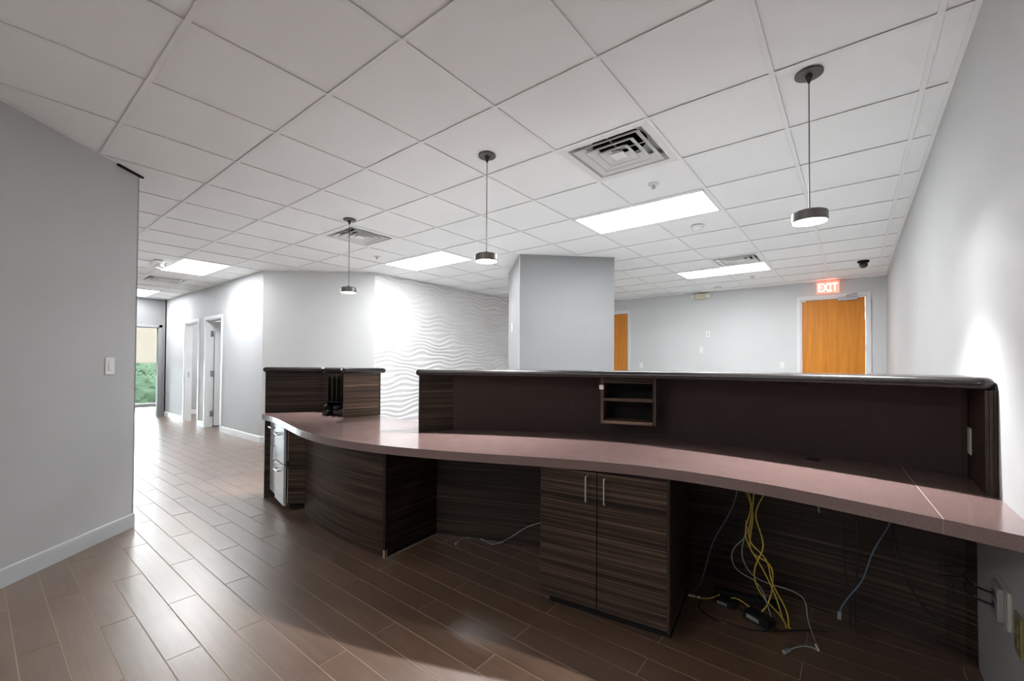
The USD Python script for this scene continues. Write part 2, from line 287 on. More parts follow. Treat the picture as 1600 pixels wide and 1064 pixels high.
# offices behind the hall
w = struct('wall_office', 'white walls of the offices behind the hall doorways', 'wall')
obj('plaster', [box(XE-.0, -8.0, 5.0, 5.12, 0, ZW), box(-8.0, -7.88, YH+WT, 5.12, 0, ZW), box(XE-.1, XE, 3.9, 5.1, 0, ZW)], 'paint_hall', w)
baseboard('baseboard_office', (XE, 3.6), (XE, YH+WT), 'white baseboard inside the farther office', side=1)

# column
w = struct('wall_column', 'square grey column standing cornerwise behind the desk', 'column')
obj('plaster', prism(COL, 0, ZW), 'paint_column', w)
obj('corner_bead', tube([(-3.312, 4.318, 0), (-3.312, 4.318, ZC)], .004, 6), 'trim_white', w)
for a, b in zip(COL, COL[1:]+COL[:1]): pass

# ------------------------------------------------------------------ ceiling
ceil = struct('ceiling', 'white suspended ceiling of square mineral tiles in a metal grid', 'ceiling')
big = Polygon(ROOM).union(Polygon([(p[0], p[1]) for p in ENDROOM]).buffer(.12, join_style=2)).union(Polygon(OFFICE).buffer(.12, join_style=2))
obj('plenum', prism([(-15.3, -3.3), (.7, -3.3), (.7, 9.0), (-15.3, 9.0)], ZW, ZW+.05), 'plenum', ceil)
lights = [(-4, 5), (-9, 5), (-4, 10), (-14, 2), (-20, 2), (-4, -5)]          # lower corner in tiles, 2 x 1 tiles along x
vents = [(-3, 3), (-8, 3), (-3, 9), (-16, 2)]
holes = [sbox(GX+a*T, GY+b*T, GX+(a+2)*T, GY+(b+1)*T) for a, b in lights] + [sbox(GX+a*T, GY+b*T, GX+(a+1)*T, GY+(b+1)*T) for a, b in vents]
from shapely.ops import unary_union
holeu = unary_union(holes); tiles = []
for i in range(-22, 2):
    for j in range(-7, 15):
        x0 = GX+i*T; y0 = GY+j*T
        x1 = x0+T
        if i == 0: x0 = .274
        if i == -1: x1 = .274
        c = sbox(x0+.001, y0+.001, x1-.001, y0+T-.001).intersection(room).difference(holeu.buffer(.002))
        for g in getattr(c, 'geoms', [c]):
            if g.is_empty or g.area < .004: continue
            px, dz = pix([(x, y, ZC) for x, y in g.exterior.coords]); vis = (dz > .1).any() and px[:, 0].max() > -60 and px[:, 0].min() < 1660 and px[:, 1].max() > -60 and dz.max() > .15
            a = Polygon(np.clip(px, -200, 1800)).area if vis and len(px) > 3 else 0
            tiles.append((a, g))
tiles.sort(key=lambda t: -t[0])
rest = []
for k, (a, g) in enumerate(tiles):
    m = prism(g, ZC+.004+.0006*RNG.random(), ZC+.018)
    if k < 290 and a > 40: obj('ceiling_tile', m, 'tile', ceil)
    else: rest.append(m)
obj('tile_field', rest, 'tile', ceil, kind='stuff', label='small and far off ceiling tiles')
obj('tile_field', [prism(Polygon(ENDROOM), ZC, ZC+.02), prism(Polygon(OFFICE), ZC, ZC+.02)], 'tile', ceil, kind='stuff')
def rails(line, dirx):
    c = line.intersection(room.difference(holeu.buffer(-.03)))
    for g in getattr(c, 'geoms', [c]):
        if g.is_empty or g.geom_type != 'LineString' or g.length < .05: continue
        p, q = g.coords[0], g.coords[-1]; h = .0119
        z = ZC-.0025 if dirx else ZC-.0022
        m = trimesh.util.concatenate([seg(p, q, -h, h, z, z+.0035, .0008), seg(p, q, -.002, .002, z+.003, z+.03)])
        obj('grid_rail', m, 'tee', ceil)
for i in range(-21, 2):
    x = .274 if i == 0 else GX+i*T
    rails(LineString([(x, -3), (x, YF)]), False)
for j in range(-6, 15): rails(LineString([(-12.2, GY+j*T), (.6, GY+j*T)]), True)
ring = list(ROOM)
for a, b in zip(ring, ring[1:]+ring[:1]): obj('wall_angle', seg(a, b, 0, .022, ZC-.003, ZC+.0006), 'tee', ceil)
for a, b in zip(COL, COL[1:]+COL[:1]): obj('wall_angle', seg(b, a, 0, .020, ZC-.003, ZC+.0006), 'tee', ceil)
# dark strip painting the shade of a gap in the ceiling trim
obj('trim_gap_strip', seg(tuple(LW1-LD*.19+LN*.004), tuple(LW1+LD*.03+LN*.004), 0, .016 if np.cross(LD, LN) > 0 else -.016, ZC-.016, ZC-.003), 'black_soft', None, label='dark strip standing in for a shaded gap in the ceiling trim at the top corner of the near grey wall', cat='gap strip')

# ------------------------------------------------------------------ floor
floor = struct('floor', 'brown wood-look plank tile floor running the length of the hall', 'floor')
obj('grout_bed', prism([(-15.1, -3.1), (.6, -3.1), (.6, 8.9), (-15.1, 8.9)], -.12, -.0012), 'grout', floor)
RI_ = [(-1.973, 2.235), (-1.46, 2.475), (-1.093, 2.63), (-.758, 2.705), (-.335, 2.715), (.033, 2.662), (.385, 2.60)]
PW, PL, YP0 = .125, 1.012, .1412
froom = room.union(sbox(-15.0, .5, XE+.01, 3.9)).union(sbox(XE, YH-.01, -8.0, 5.0)).intersection(sbox(-15, -3, .5, 8.75))
planks = []; LOBBY = Polygon([(-2.33, 2.14)]+RI_+[(.6, 2.62), (.6, 9), (-6, 9), (-6, 3.6), (-3.9, 2.1), (-3.24, 2.25)])
froom = froom.difference(LOBBY)
obj('bounce_tile', [prism(sbox(x+.002, y+.002, x+.598, y+.598).intersection(LOBBY.intersection(room).buffer(-.001)), -.01, 0) for x in np.arange(-6, .6, .6) for y in np.arange(1.8, 9, .6) if sbox(x+.002, y+.002, x+.598, y+.598).intersection(LOBBY.intersection(room).buffer(-.001)).geom_type == 'Polygon' and sbox(x+.002, y+.002, x+.598, y+.598).intersection(LOBBY.intersection(room).buffer(-.001)).area > .001], 'bounce_tile', floor, kind='stuff', label='pale lobby floor tiles behind the counter')
for k in range(-26, 69):
    y0 = YP0+k*PW; off = -2.195 if k % 2 else -2.70
    if k*PW+YP0 > 5.2: rng_ = range(-4, 4)
    else: rng_ = range(-13, 4)
    for m_ in rng_:
        x0 = off+m_*PL
        c = sbox(x0+.0023, y0+.0023, x0+PL-.0023, y0+PW-.0023).intersection(froom)
        for g in getattr(c, 'geoms', [c]):
            if g.is_empty or g.area < .0008 or g.geom_type != 'Polygon': continue
            px, dz = pix([(x, y, 0) for x, y in g.exterior.coords])
            vis = y0 < 2.78 and dz.max() > .3 and px[:, 0].max() > 0 and px[:, 0].min() < 1600 and px[:, 1].min() < 1064
            if vis:   # hidden behind the near grey wall
                cen = np.array(g.centroid.coords[0]); 
                t = np.cross(LW0, cen)  # side of the ray
                if cen[0] < -4.3 and cen[1] < .76+(-cen[0]-4.165)*.17: vis = False
            a = Polygon(np.clip(px, -300, 1900)).area if vis and len(px) > 3 else 0
            planks.append((a, RNG.integers(0, 4), g))
planks.sort(key=lambda t: -t[0]); rest = []
for k, (a, v, g) in enumerate(planks):
    m = prism(g, -.01, .0004*RNG.random())
    if k < 292 and a > 30: obj('plank', m, f'plank_{v}', floor)
    else: rest.append(m)
obj('plank_field', rest, 'plank_1', floor, kind='stuff', label='floor planks out of reach of the eye')

# ------------------------------------------------------------------ doors
def casing(x0, x1, y, zt, wd=.05, t=.014, out=-1):
    return [box(x0-wd, x0, y, y+out*t, 0, zt+wd), box(x1, x1+wd, y, y+out*t, 0, zt+wd), box(x0, x1, y, y+out*t, zt, zt+wd), box(x0, x0+.018, y, y+WT, 0, zt), box(x1-.018, x1, y, y+WT, 0, zt), box(x0, x1, y, y+WT, zt-.018, zt)]
for n, (a, b), lab in ((1, D1, 'orange wood lobby door under the red exit sign, with a grey closer'), (2, D2, 'orange wood lobby door half hidden by the grey column')):
    d = struct(f'door_{n}', lab, 'door')
    obj('door_frame', casing(a, b, YF, DH), 'trim_white', d)
    obj('door_leaf', cbox(a+.02, b-.02, YF+.03, YF+.075, .012, DH-.02, .003), 'orange_wood', d)
    for z in (2.11, 1.50, .25): obj('hinge', [box(b-.024, b-.004, YF+.012, YF+.03, z-.055, z+.055), tube([(b-.018, YF+.016, z-.06), (b-.018, YF+.016, z+.06)], .008)], 'steel', d)
    hx = a+.075
    h = obj('door_handle', [lathe([(0, 0), (.03, 0), (.03, .008), (0, .008)], 20), tube([(0, 0, .0), (0, 0, .05), (.03, 0, .055), (.11, 0, .055)], .009, 8, 16)], 'steel', d)
    UsdGeom.Xformable(h).AddTransformOp().Set(Gf.Matrix4d(1, 0, 0, 0, 0, 0, 1, 0, 0, -1, 0, 0, hx, YF+.03, 1.0, 1))
    if n == 1:
        c = obj('closer', cbox(-.205, .045, YF-.028, YF+.03, 2.265, 2.318, .004), 'steel', d)
        obj('closer_arm', [tube([(-.10, YF-.0, 2.318), (-.10, YF-.0, 2.345)], .012), tube([(-.10, YF-.005, 2.338), (-.05, YF-.14, 2.342)], .007), tube([(-.05, YF-.14, 2.344), (.02, YF-.015, 2.362)], .007), box(-.005, .045, YF-.03, YF-.014, 2.352, 2.372)], 'steel', d)
        obj('closer_arm_bracket', cbox(a+.02, a+.075, YF-.012, YF+.02, DH-.045, DH-.02, .003), 'trim_white', d)
for n, (a, b), lab in ((3, openings[0], 'nearer hall doorway with its white door standing open on three hinges'), (4, openings[1], 'farther hall doorway in white casing, door swung out of sight')):
    d = struct(f'door_{n}', lab, 'door')
    obj('door_frame', casing(a, b, YH, DOORH, .055), 'trim_white', d)
    if n == 3:
        obj('door_leaf', cbox(a-.040, a+.004, YH+WT+.022, YH+WT+.87, .012, DOORH-.02, .003), 'trim_white', d)
        for z in (1.745, .995, .245): obj('hinge', [box(a+.0175, a+.0205, YH+WT-.05, YH+WT+.004, z-.055, z+.055), tube([(a+.022, YH+WT+.010, z-.057), (a+.022, YH+WT+.010, z+.057)], .0085)], 'steel', d)
    else:
        obj('strike_plate', box(a+.018, a+.0205, YH+.045, YH+.075, .90, 1.0), 'steel', d)
        obj('door_leaf', cbox(b+.01, b+.052, YH+WT+.022, YH+WT+.86, .012, DOORH-.02, .003), 'trim_white', d)

# ------------------------------------------------------------------ ceiling lights
lab = ['bright rectangular troffer behind the grey column, beside the square air diffuser', 'bright rectangular troffer near the wave wall, beyond the middle pendant', 'bright rectangular troffer deep in the lobby, next to a diffuser', 'bright rectangular troffer at the mouth of the hall',
       'bright rectangular troffer at the far end of the hall', 'unseen rectangular troffer added behind the viewer for extra light']  # the last troffer is unseen, added to light the near room
def troffer(loc, label):
    t = thing('ceiling_light', label, 'ceiling light', loc)
    L, Wd = 2*T, T; f = .022
    fr_ = [cbox(.012, L-.012, .012, .012+f, -.004, .012, .002), cbox(.012, L-.012, Wd-.012-f, Wd-.012, -.004, .012, .002), cbox(.012, .012+f, .012, Wd-.012, -.004, .012, .002), cbox(L-.012-f, L-.012, .012, Wd-.012, -.004, .012, .002)]
    obj('light_frame', fr_, 'frame_white', t)
    obj('diffuser', box(.03, L-.03, .03, Wd-.03, .003, .008), 'lamp_panel', t)
    obj('housing', [box(.012, L-.012, .012, Wd-.012, .10, .104)], 'frame_white', t)
    return t
t0 = troffer((GX+lights[0][0]*T, GY+lights[0][1]*T, ZC), lab[0]); t0.SetCustomDataByKey('group', 'rectangular ceiling troffers')
for (a, b), l in list(zip(lights, lab))[1:]: dup(t0, (GX+a*T, GY+b*T, ZC), 0, l)
dup(t0, (-11.3, 3.7, ZC-.006), 0, 'rectangular troffer inside the office behind the hall doorways')

# ------------------------------------------------------------------ air diffusers
def frustum(a0, z0, a1, z1, t=.004):
    'square cone shell from half size a0 at z0 to a1 at z1'
    o = [(-1, -1), (1, -1), (1, 1), (-1, 1)]; V = []
    for a, z in ((a0, z0), (a1, z1), (a1, z1+t), (a0, z0+t)): V += [(s*a, q*a, z) for s, q in o]
    F = []
    for k in range(4):
        for i in range(4):
            A, B = k*4+i, k*4+(i+1) % 4; C, D = ((k+1) % 4)*4+i, ((k+1) % 4)*4+(i+1) % 4; F += [(A, B, D), (A, D, C)]
    m = trimesh.Trimesh(V, F, process=False); m.fix_normals(); return m
def vent(loc, label):
    t = thing('air_diffuser', label, 'ceiling vent', loc)
    h = T/2-.012
    obj('flange', [frustum(h, -.002, h-.042, .0, .006), frustum(h-.042, .0, h-.058, .050, .003)], 'vent_white', t)
    for a in (.224, .163, .102): obj('louver', [frustum(a, -.004, a-.052, .034), frustum(a, -.008, a-.001, -.004, .003)], 'vent_white', t)
    obj('center_plate', trimesh.convex.convex_hull([(s*.045*k, q*.045*k, z) for s in (-1, 1) for q in (-1, 1) for k, z in ((1, -.004), (.55, .022), (1, 0))]), 'vent_white', t)
    obj('bracket', [box(-.2, .2, -.006, .006, .036, .040), box(-.006, .006, -.2, .2, .036, .040)], 'vent_white', t)
    ring_ = Polygon([(-h, -h), (h, -h), (h, h), (-h, h)]).difference(Point(0, 0).buffer(.178, 32))
    obj('back_pan', [prism(ring_, .085, .088), frustum(h-.058, .050, h-.03, .086, .003)], 'vent_white', t)
    obj('duct', [lathe([(.178, .086), (.178, .30), (.0, .30), (.0, .304), (.182, .304), (.182, .086)], 32)], 'duct_dark', t)
    return t
vl = ['large square air diffuser nearest the desk, beside a sprinkler', 'square air diffuser beside the farthest pendant lamp', 'square air diffuser touching the lobby troffer deep in the room', 'square air diffuser between the two hall troffers']
v0 = vent((GX+(vents[0][0]+.5)*T, GY+(vents[0][1]+.5)*T, ZC), vl[0]); v0.SetCustomDataByKey('group', 'square ceiling air diffusers')
for (a, b), l in list(zip(vents, vl))[1:]: dup(v0, (GX+(a+.5)*T, GY+(b+.5)*T, ZC), 0, l)

# ------------------------------------------------------------------ pendants
def pendant(loc, label):
    t = thing('pendant_lamp', label, 'pendant lamp', loc)
    zb = 1.893-ZC
    obj('canopy', lathe([(0, -.001), (.058, -.001), (.058, -.007), (.054, -.010), (0, -.012)], 40), 'bronze', t, 35)
    obj('cord_grip', lathe([(0, -.011), (.016, -.012), (.014, -.022), (.007, -.040), (.004, -.048), (0, -.048)], 20), 'black', t, 35)
    obj('cord', tube([(0, 0, -.046), (0, 0, zb+.062)], .0026, 8), 'bronze_light', t)
    obj('connector', [lathe([(0, zb+.068), (.010, zb+.066), (.012, zb+.058), (.012, zb+.05), (0, zb+.05)], 20), box(-.020, .020, -.005, .005, zb+.050, zb+.058)], 'bronze', t, 35)
    obj('housing', lathe([(0, zb+.046), (0, zb+.050), (.060, zb+.050), (.072, zb+.044), (.074, zb+.038), (.074, zb), (.0705, zb), (.0705, zb+.035), (.058, zb+.046), (0, zb+.046)], 48), 'bronze_light', t, 30)
    obj('lens', lathe([(0, zb+.014), (.070, zb+.014), (.070, zb+.017), (0, zb+.017)], 48), 'lamp_puck', t)
    return t
pl = ['disc pendant lamp hanging closest to the long grey wall', 'disc pendant lamp hanging between the near diffuser and the column', 'small looking disc pendant lamp in front of the angled pale wall']
p0_ = pendant((-.163, 2.465, ZC), pl[0]); p0_.SetCustomDataByKey('group', 'disc pendant lamps over the reception counter')
for x, y, l in ((-1.913, 2.132, pl[1]), (-3.826, 2.277, pl[2])): dup(p0_, (x, y, ZC), 0, l)

for x, y in ((-.163, 2.465), (-1.913, 2.132), (-3.826, 2.277)):        # the narrow beam of each pendant, inside its housing
    b = UsdLux.SphereLight.Define(stage, numbered('/World', 'pendant_beam')); b.CreateRadiusAttr(.014); b.CreateNormalizeAttr(True); b.CreateIntensityAttr(BEAM*math.pi*4 if False else BEAM*12.5); b.CreateColorAttr(Gf.Vec3f(.97, .985, 1))
    sh = UsdLux.ShapingAPI.Apply(b.GetPrim()); sh.CreateShapingConeAngleAttr(52.); sh.CreateShapingConeSoftnessAttr(1.); aim(b, (0, 0, -1), (x, y, 1.9))

# ------------------------------------------------------------------ small ceiling fittings
def sprinkler(loc, label):
    t = thing('sprinkler', label, 'fire sprinkler', loc)
    obj('escutcheon', lathe([(0, .002), (.04, .002), (.038, -.006), (.016, -.010), (0, -.010)], 28), 'vent_white', t, 35)
    obj('sprinkler_head', [lathe([(0, -.009), (.012, -.009), (.012, -.014), (.004, -.017), (.004, -.024), (0, -.024)], 14), tube([(.011, 0, -.013), (.015, 0, -.020), (.003, 0, -.028)], .0022, 6), tube([(-.011, 0, -.013), (-.015, 0, -.020), (-.003, 0, -.028)], .0022, 6), lathe([(0, -.028), (.016, -.029), (.016, -.031), (0, -.031)], 16)], 'steel', t)
    return t
s0 = sprinkler((-1.206, 3.26, ZC), 'fire sprinkler between the near air diffuser and the column troffer'); s0.SetCustomDataByKey('group', 'ceiling fire sprinklers')
dup(s0, (-4.876, 3.298, ZC), 0, 'fire sprinkler between the middle and farthest pendants, by a diffuser'); dup(s0, (-1.241, 7.614, ZC), 0, 'fire sprinkler just beyond the deepest lobby troffer')
dup(s0, (-8.9, 2.25, ZC), 0, 'fire sprinkler between hall troffer and hall diffuser')
def smoke(loc, label):
    t = thing('smoke_detector', label, 'smoke detector', loc)
    obj('base', lathe([(0, .001), (.062, .001), (.062, -.012), (0, -.012)], 36), 'white_plastic', t, 35)
    obj('sensor_cap', lathe([(0, -.040), (.030, -.038), (.046, -.028), (.052, -.012), (0, -.011)], 36), 'white_plastic', t, 35)
    return t
s1 = smoke((-1.221, 4.511, ZC), 'round white smoke detector beside the column troffer'); s1.SetCustomDataByKey('group', 'round smoke detectors')
dup(s1, (-1.91, 8.30, ZC), 0, 'round white smoke detector near the emergency light')
t = thing('emergency_light', 'white twin-head emergency light on the hall ceiling', 'emergency light', (-7.536, 1.60, ZC))
obj('body', cbox(-.13, .13, -.055, .055, -.045, 0, .012), 'white_plastic', t)
for sx in (-.085, .085): obj('lamp_head', [lathe([(0, -.05), (.03, -.052), (.045, -.085), (.045, -.10), (0, -.10)], 24, (sx, .02, .01))], 'white_plastic', t, 35)
t = thing('emergency_light', 'cream twin-head emergency light high on the lobby wall', 'emergency light', (-2.29, YF, ZC-.075))
obj('body', cbox(-.115, .09, -.07, 0, -.055, .055, .01), 'cream_plastic', t)
for sx in (-.155, .125):
    m = lathe([(0, 0), (.022, .0), (.038, .035), (.040, .055), (0, .058)], 24); m.apply_transform(trimesh.transformations.rotation_matrix(math.pi/2, [1, 0, 0])); m.apply_translation([sx, -.03, -.005])
    obj('lamp_head', [m, tube([(sx, -.03, 0), (sx*.5, -.03, .01)], .012)], 'white_plastic', t, 35)
t = thing('security_camera', 'small dark turret security camera under the ceiling near the exit door', 'security camera', (.10, 7.35, ZC))
obj('base', lathe([(0, 0), (.062, 0), (.062, -.016), (.050, -.026), (0, -.026)], 32), 'black_soft', t, 35)
m = trimesh.creation.icosphere(3, .046); m.apply_translation([0, -.008, -.05]); obj('turret_ball', m, 'black', t, True)
m = lathe([(0, 0), (.026, 0), (.026, .016), (.02, .02), (0, .02)], 24); m.apply_transform(trimesh.transformations.rotation_matrix(math.radians(115), [1, 0, 0])); m.apply_translation([0, -.042, -.066]); obj('camera_lens', m, 'smoke_glass', t, 35)
t = thing('exit_sign', 'lit red EXIT sign above the orange door', 'exit sign', (-.333, 8.70, ZC-.115))
obj('housing', cbox(-.152, .152, -.022, .022, -.095, .095, .006), 'exit_face', t)
obj('mount', [lathe([(0, .095), (.012, .095), (.012, .112), (.05, .113), (.05, .116), (0, .116)], 20)], 'white_plastic', t)
m = meshkit.text_mesh('EXIT', .125, .003, True); m.apply_transform(trimesh.transformations.rotation_matrix(math.pi/2, [1, 0, 0])); m.apply_translation([-(m.bounds[0][0]+m.bounds[1][0])/2, -.0225, -(m.bounds[0][2]+m.bounds[1][2])/2])
s = .25/(m.bounds[1][0]-m.bounds[0][0]); m.apply_scale([s, 1, 1]); obj('lettering', m, 'exit_letters', t)
obj('lamp_strip', box(-.12, .12, -.012, .012, .0952, .098), 'exit_glow', t)

# ------------------------------------------------------------------ plates and switches
def plate(name, label, cat, loc, rz, w_, h_, mplate='white_plastic', kind='rocker'):
    'plate in local xz, facing -y'
    t = thing(name, label, cat, loc, rz)
    obj('plate', cbox(-w_/2, w_/2, -.006, 0, -h_/2, h_/2, .0025), mplate, t)
    if kind == 'rocker':
        obj('rocker', trimesh.convex.convex_hull([(sx*.016, y, z) for sx in (-1, 1) for y, z in ((-.006, .033), (-.006, -.033), (-.010, .033), (-.0075, 0), (-.012, -.031))]), mplate, t)
    elif kind == 'outlet':
        for z in (-.02, .02):
            k = obj('socket', cbox(-.016, .016, -.009, -.005, z-.014, z+.014, .003), mplate, t)
            obj('slot', [box(-.007, -.0055, -.0095, -.0088, z-.004, z+.005), box(.0055, .007, -.0095, -.0088, z-.004, z+.005)], 'black', k)
    elif kind == 'ports':
        for z in (-.018, .018): obj('port', box(-.008, .008, -.0068, -.006, z-.007, z+.007), 'black', t)
    return t
ang = math.atan2(LN[1], LN[0])+math.pi/2
pp = LW0+LD*np.dot(np.array([-4.022, .607])-LW0, LD)
plate('light_switch', 'white rocker light switch on the near grey wall', 'light switch', (pp[0], pp[1], 1.183), ang, .076, .118)
plate('wall_outlet', 'upper small white plate on the lobby wall with dark ports', 'wall plate', (-2.184, YF, 1.80), 0, .075, .12, 'white_plastic', 'ports')
plate('wall_outlet', 'white rocker plate on the lobby wall just below another plate', 'wall plate', (-2.299, YF, 1.50), 0, .075, .12)
plate('wall_outlet', 'white plate on the lobby wall beside the half hidden orange door', 'wall plate', (-3.49, YF, 1.20), 0, .075, .12)
plate('wall_outlet', 'white plate on the lobby wall at the handle side of the exit door', 'wall plate', (-.979, YF, 1.22), 0, .075, .12)
plate('light_switch', 'narrow white switch plate on the shaded side of the column', 'light switch', (-3.83-.0, 4.83, 1.74), math.atan2(-1, -1)+math.pi/2, .07, .13)
xr = XR(2.5)
plate('wall_outlet', 'gold coloured outlet plate on the grey wall near the floor', 'wall outlet', (XR(1.99), 1.985, .405), -math.pi/2-.0096+math.pi*0, .075, .12, 'gold', 'outlet')
dp = thing('data_plate', 'grey double data plate low on the wall with two black cables', 'wall plate', (XR(2.15), 2.145, .435), -math.pi/2-.0096)
obj('plate', cbox(-.085, .085, -.010, 0, -.062, .062, .003), 'almond', dp)
obj('plate', cbox(-.045, .045, -.026, -.009, -.055, .055, .003), 'grey_plastic', dp)
for z in (-.018, .022): obj('port', box(-.02, .01, -.028, -.026, z-.009, z+.009), 'black', dp)

# ------------------------------------------------------------------ reception desk
ZT, TH = .765, .045
FR = [(-4.03, 1.598), (-3.974, 1.590), (-3.618, 1.529), (-3.265, 1.470), (-2.904, 1.413), (-2.599, 1.370), (-2.354, 1.352), (-2.174, 1.362), (-1.932, 1.410), (-1.785, 1.470), (-1.640, 1.537), (-1.452, 1.625), (-1.194, 1.745), (-.936, 1.832), (-.695, 1.874), (-.537, 1.886), (-.244, 1.872), (.006, 1.830), (.203, 1.800), (.398, 1.742)]
RI = [(-2.141, 2.03), (-1.973, 2.195), (-1.46, 2.435), (-1.093, 2.590), (-.758, 2.664), (-.335, 2.675), (.033, 2.622), (.384, 2.515)]
fr_s, ri_s = smoothline(FR, 90), smoothline(RI, 60)
back_edge = [(.3925, 2.53)] + [tuple(p) for p in (ri_s[::-1]+np.array([0, .04]))[1:-1]] + [(-2.13, 2.12), (-2.664, 2.178), (-3.2, 2.19)]
wpoly = Polygon([tuple(p) for p in fr_s] + back_edge + [(-3.24, 2.24), (-3.87, 2.04), (-4.13, 1.66)]).buffer(0)
wk = thing('worktop', 'curved reddish brown speckled worktop sweeping along the whole desk', 'worktop')
seams = [LineString([(-2.10, 1.2), (-2.22, 1.537), (-2.24, 1.838), (-2.26, 2.4)]), LineString([(.205, 1.5), (.203, 1.81), (.167, 2.488), (.16, 2.8)])]
parts = wpoly.difference(unary_union([s.buffer(.0007) for s in seams]))
for g in sorted(parts.geoms, key=lambda g: -g.area): obj('worktop_section', prism(g.simplify(.0004), ZT-TH, ZT), 'worktop', wk)
obj('seam', [prism(wpoly.intersection(seams[1].buffer(.0012)), ZT-TH+.001, ZT+.0002)], 'caulk', wk, label='pale glued seam')
gl = [(-.158, 2.515), (-1.960, 2.105)]
for x, y in gl: obj('grommet', lathe([(0, ZT-.001), (.032, ZT-.001), (.034, ZT+.003), (.026, ZT+.004), (.022, ZT+.0015), (0, ZT+.0015)], 28, (x, y, 0)), 'black', wk, 35)
# raised transaction counter
CT = thing('transaction_counter', 'long raised counter with a dark rounded top and curved brown riser', 'counter')
ZK0, ZK1 = 1.132, 1.176
obj('riser', loft(np.minimum(ri_s, [XR(2.5)-.032, 9]), [(0, ZT), (.035, ZT), (.035, ZK0), (0, ZK0)]), 'riser', CT)
def clip(m):
    m.vertices = np.c_[np.minimum(m.vertices[:, 0], XR(2.5)-.003), m.vertices[:, 1:]]; return m
obj('front_skin', clip(loft(ri_s[8:], [(.036, 0), (.056, 0), (.056, ZK0), (.036, ZK0)])), 'zebra', CT)
EL0, EL1 = (-2.233, 1.845), (-2.141, 2.03)
obj('end_panel', seg(EL0, (-2.125, 2.065), 0, .03, ZT, ZK0, .001), 'zebra', CT)
obj('edge_band', seg((EL0[0]-.0005, EL0[1]-.0015), (EL0[0]+.001, EL0[1]+.0012), -.0004, .0304, ZT, ZK0), 'zebra_edge', CT)
xe = XR(2.4)
obj('end_panel', box(xe-.026, xe-.003, 2.222, 2.56, ZT, ZK0), 'zebra', CT)
obj('edge_band', [box(xe-.031, xe-.021, 2.214, 2.236, ZT, ZK0), box(xe-.0205, xe-.011, 2.210, 2.224, ZT, ZK0), box(xe-.0105, xe-.001, 2.206, 2.222, ZT, ZK0)], 'zebra_edge', CT)
off = np.linspace(0, 1, len(ri_s)); nn = np.gradient(ri_s, axis=0); nn /= np.linalg.norm(nn, axis=1)[:, None]; nn = np.stack([nn[:, 1], -nn[:, 0]], 1)
def topline():
    return ri_s + 0*nn
h2 = (ZK1-ZK0)/2
def bull(o0, o1, n=8):
    pts = []
    for k in range(n+1): a = -math.pi/2+math.pi*k/n; pts.append((o1-h2+h2*math.cos(a), ZK0+h2+h2*math.sin(a)))
    for k in range(n+1): a = math.pi/2+math.pi*k/n; pts.append((o0+h2+h2*math.cos(a), ZK0+h2+h2*math.sin(a)))
    return pts
tl = ri_s.copy(); tl = np.vstack([[tl[0]+(tl[0]-tl[3])*.0+np.array([-.03, -.03])], tl]); tl[-1] = tl[-2]+(tl[-1]-tl[-2])*.4
def bullnose(poly, z0, z1, N=360, n=6):
    'slab with a fully rounded edge all round'
    h = (z1-z0)/2; poly = poly.buffer(-h*1.3).buffer(h*1.3, 24); r = poly.exterior; P = np.array([r.interpolate(t, True).coords[0] for t in np.linspace(0, 1, N, endpoint=False)])
    if r.is_ccw is False: P = P[::-1]
    d = np.roll(P, -1, 0)-np.roll(P, 1, 0); d /= np.linalg.norm(d, axis=1)[:, None]; ins_ = np.stack([-d[:, 1], d[:, 0]], 1)
    V = []; K = 2*n+1
    for a in np.linspace(-math.pi/2, math.pi/2, K): V += [(*(p+q*h*(1-math.cos(a))), z0+h+h*math.sin(a)) for p, q in zip(P, ins_)]
    F = []
    for a in range(K-1):
        for b in range(N): A, B = a*N+b, a*N+(b+1) % N; F += [(A, B, A+N), (B, B+N, A+N)]
    V = np.array(V); top = V[(K-1)*N:, :2]
    pv, pf = trimesh.creation.triangulate_polygon(Polygon(top), engine='earcut'); pv = np.array(pv)[:, :2]
    near = np.array([np.argmin(np.linalg.norm(top-v, axis=1)) for v in pv])
    for f in pf:
        f = near[f]; F += [tuple(f+(K-1)*N), tuple(f[::-1])]
    return trimesh.Trimesh(V, F, process=False)
s_ = np.linspace(0, 1, len(ri_s))[:, None]
front_ = ri_s+(1-s_)*np.array([-.108, -.222])+s_*np.array([.0, -.318]); back_ = ri_s+np.array([0, .15])
front_[-1, 0] = back_[-1, 0] = .3855
front_ = np.vstack([front_[0]+[-.034, -.012], front_]); back_ = np.vstack([back_[0]+[-.05, -.02], back_])
obj('counter_top', bullnose(Polygon([tuple(p) for p in front_]+[tuple(p) for p in back_[::-1]]).buffer(0), ZK0, ZK1), 'counter_edge', CT, 50)
for x, y, z in ((-2.03, 2.135, .961), (-1.598, 2.372, .943), (-1.454, 2.437, .944), (-.905, 2.638, .967)):
    i = np.argmin(np.abs(ri_s[:, 0]-x)); n2 = nn[i]; p = ri_s[i]
    m = lathe([(.013, 0), (.019, .0), (.020, .0025), (.013, .002)], 24) if x != -1.454 else lathe([(0, 0), (.007, 0), (.006, .003), (0, .003)], 14)
    m.apply_transform(trimesh.transformations.rotation_matrix(math.pi/2, [1, 0, 0])); obj('hole_ring', place(m, (p[0], p[1]-.0005, z), math.atan2(n2[1], n2[0])+math.pi/2), 'black', CT, 35)
pw = plate('wall_outlet', 'almond blank plate on the dark end panel of the raised counter', 'wall plate', (xe-.026, 2.50, .918), -math.pi/2, .072, .108, 'almond', 'blank')
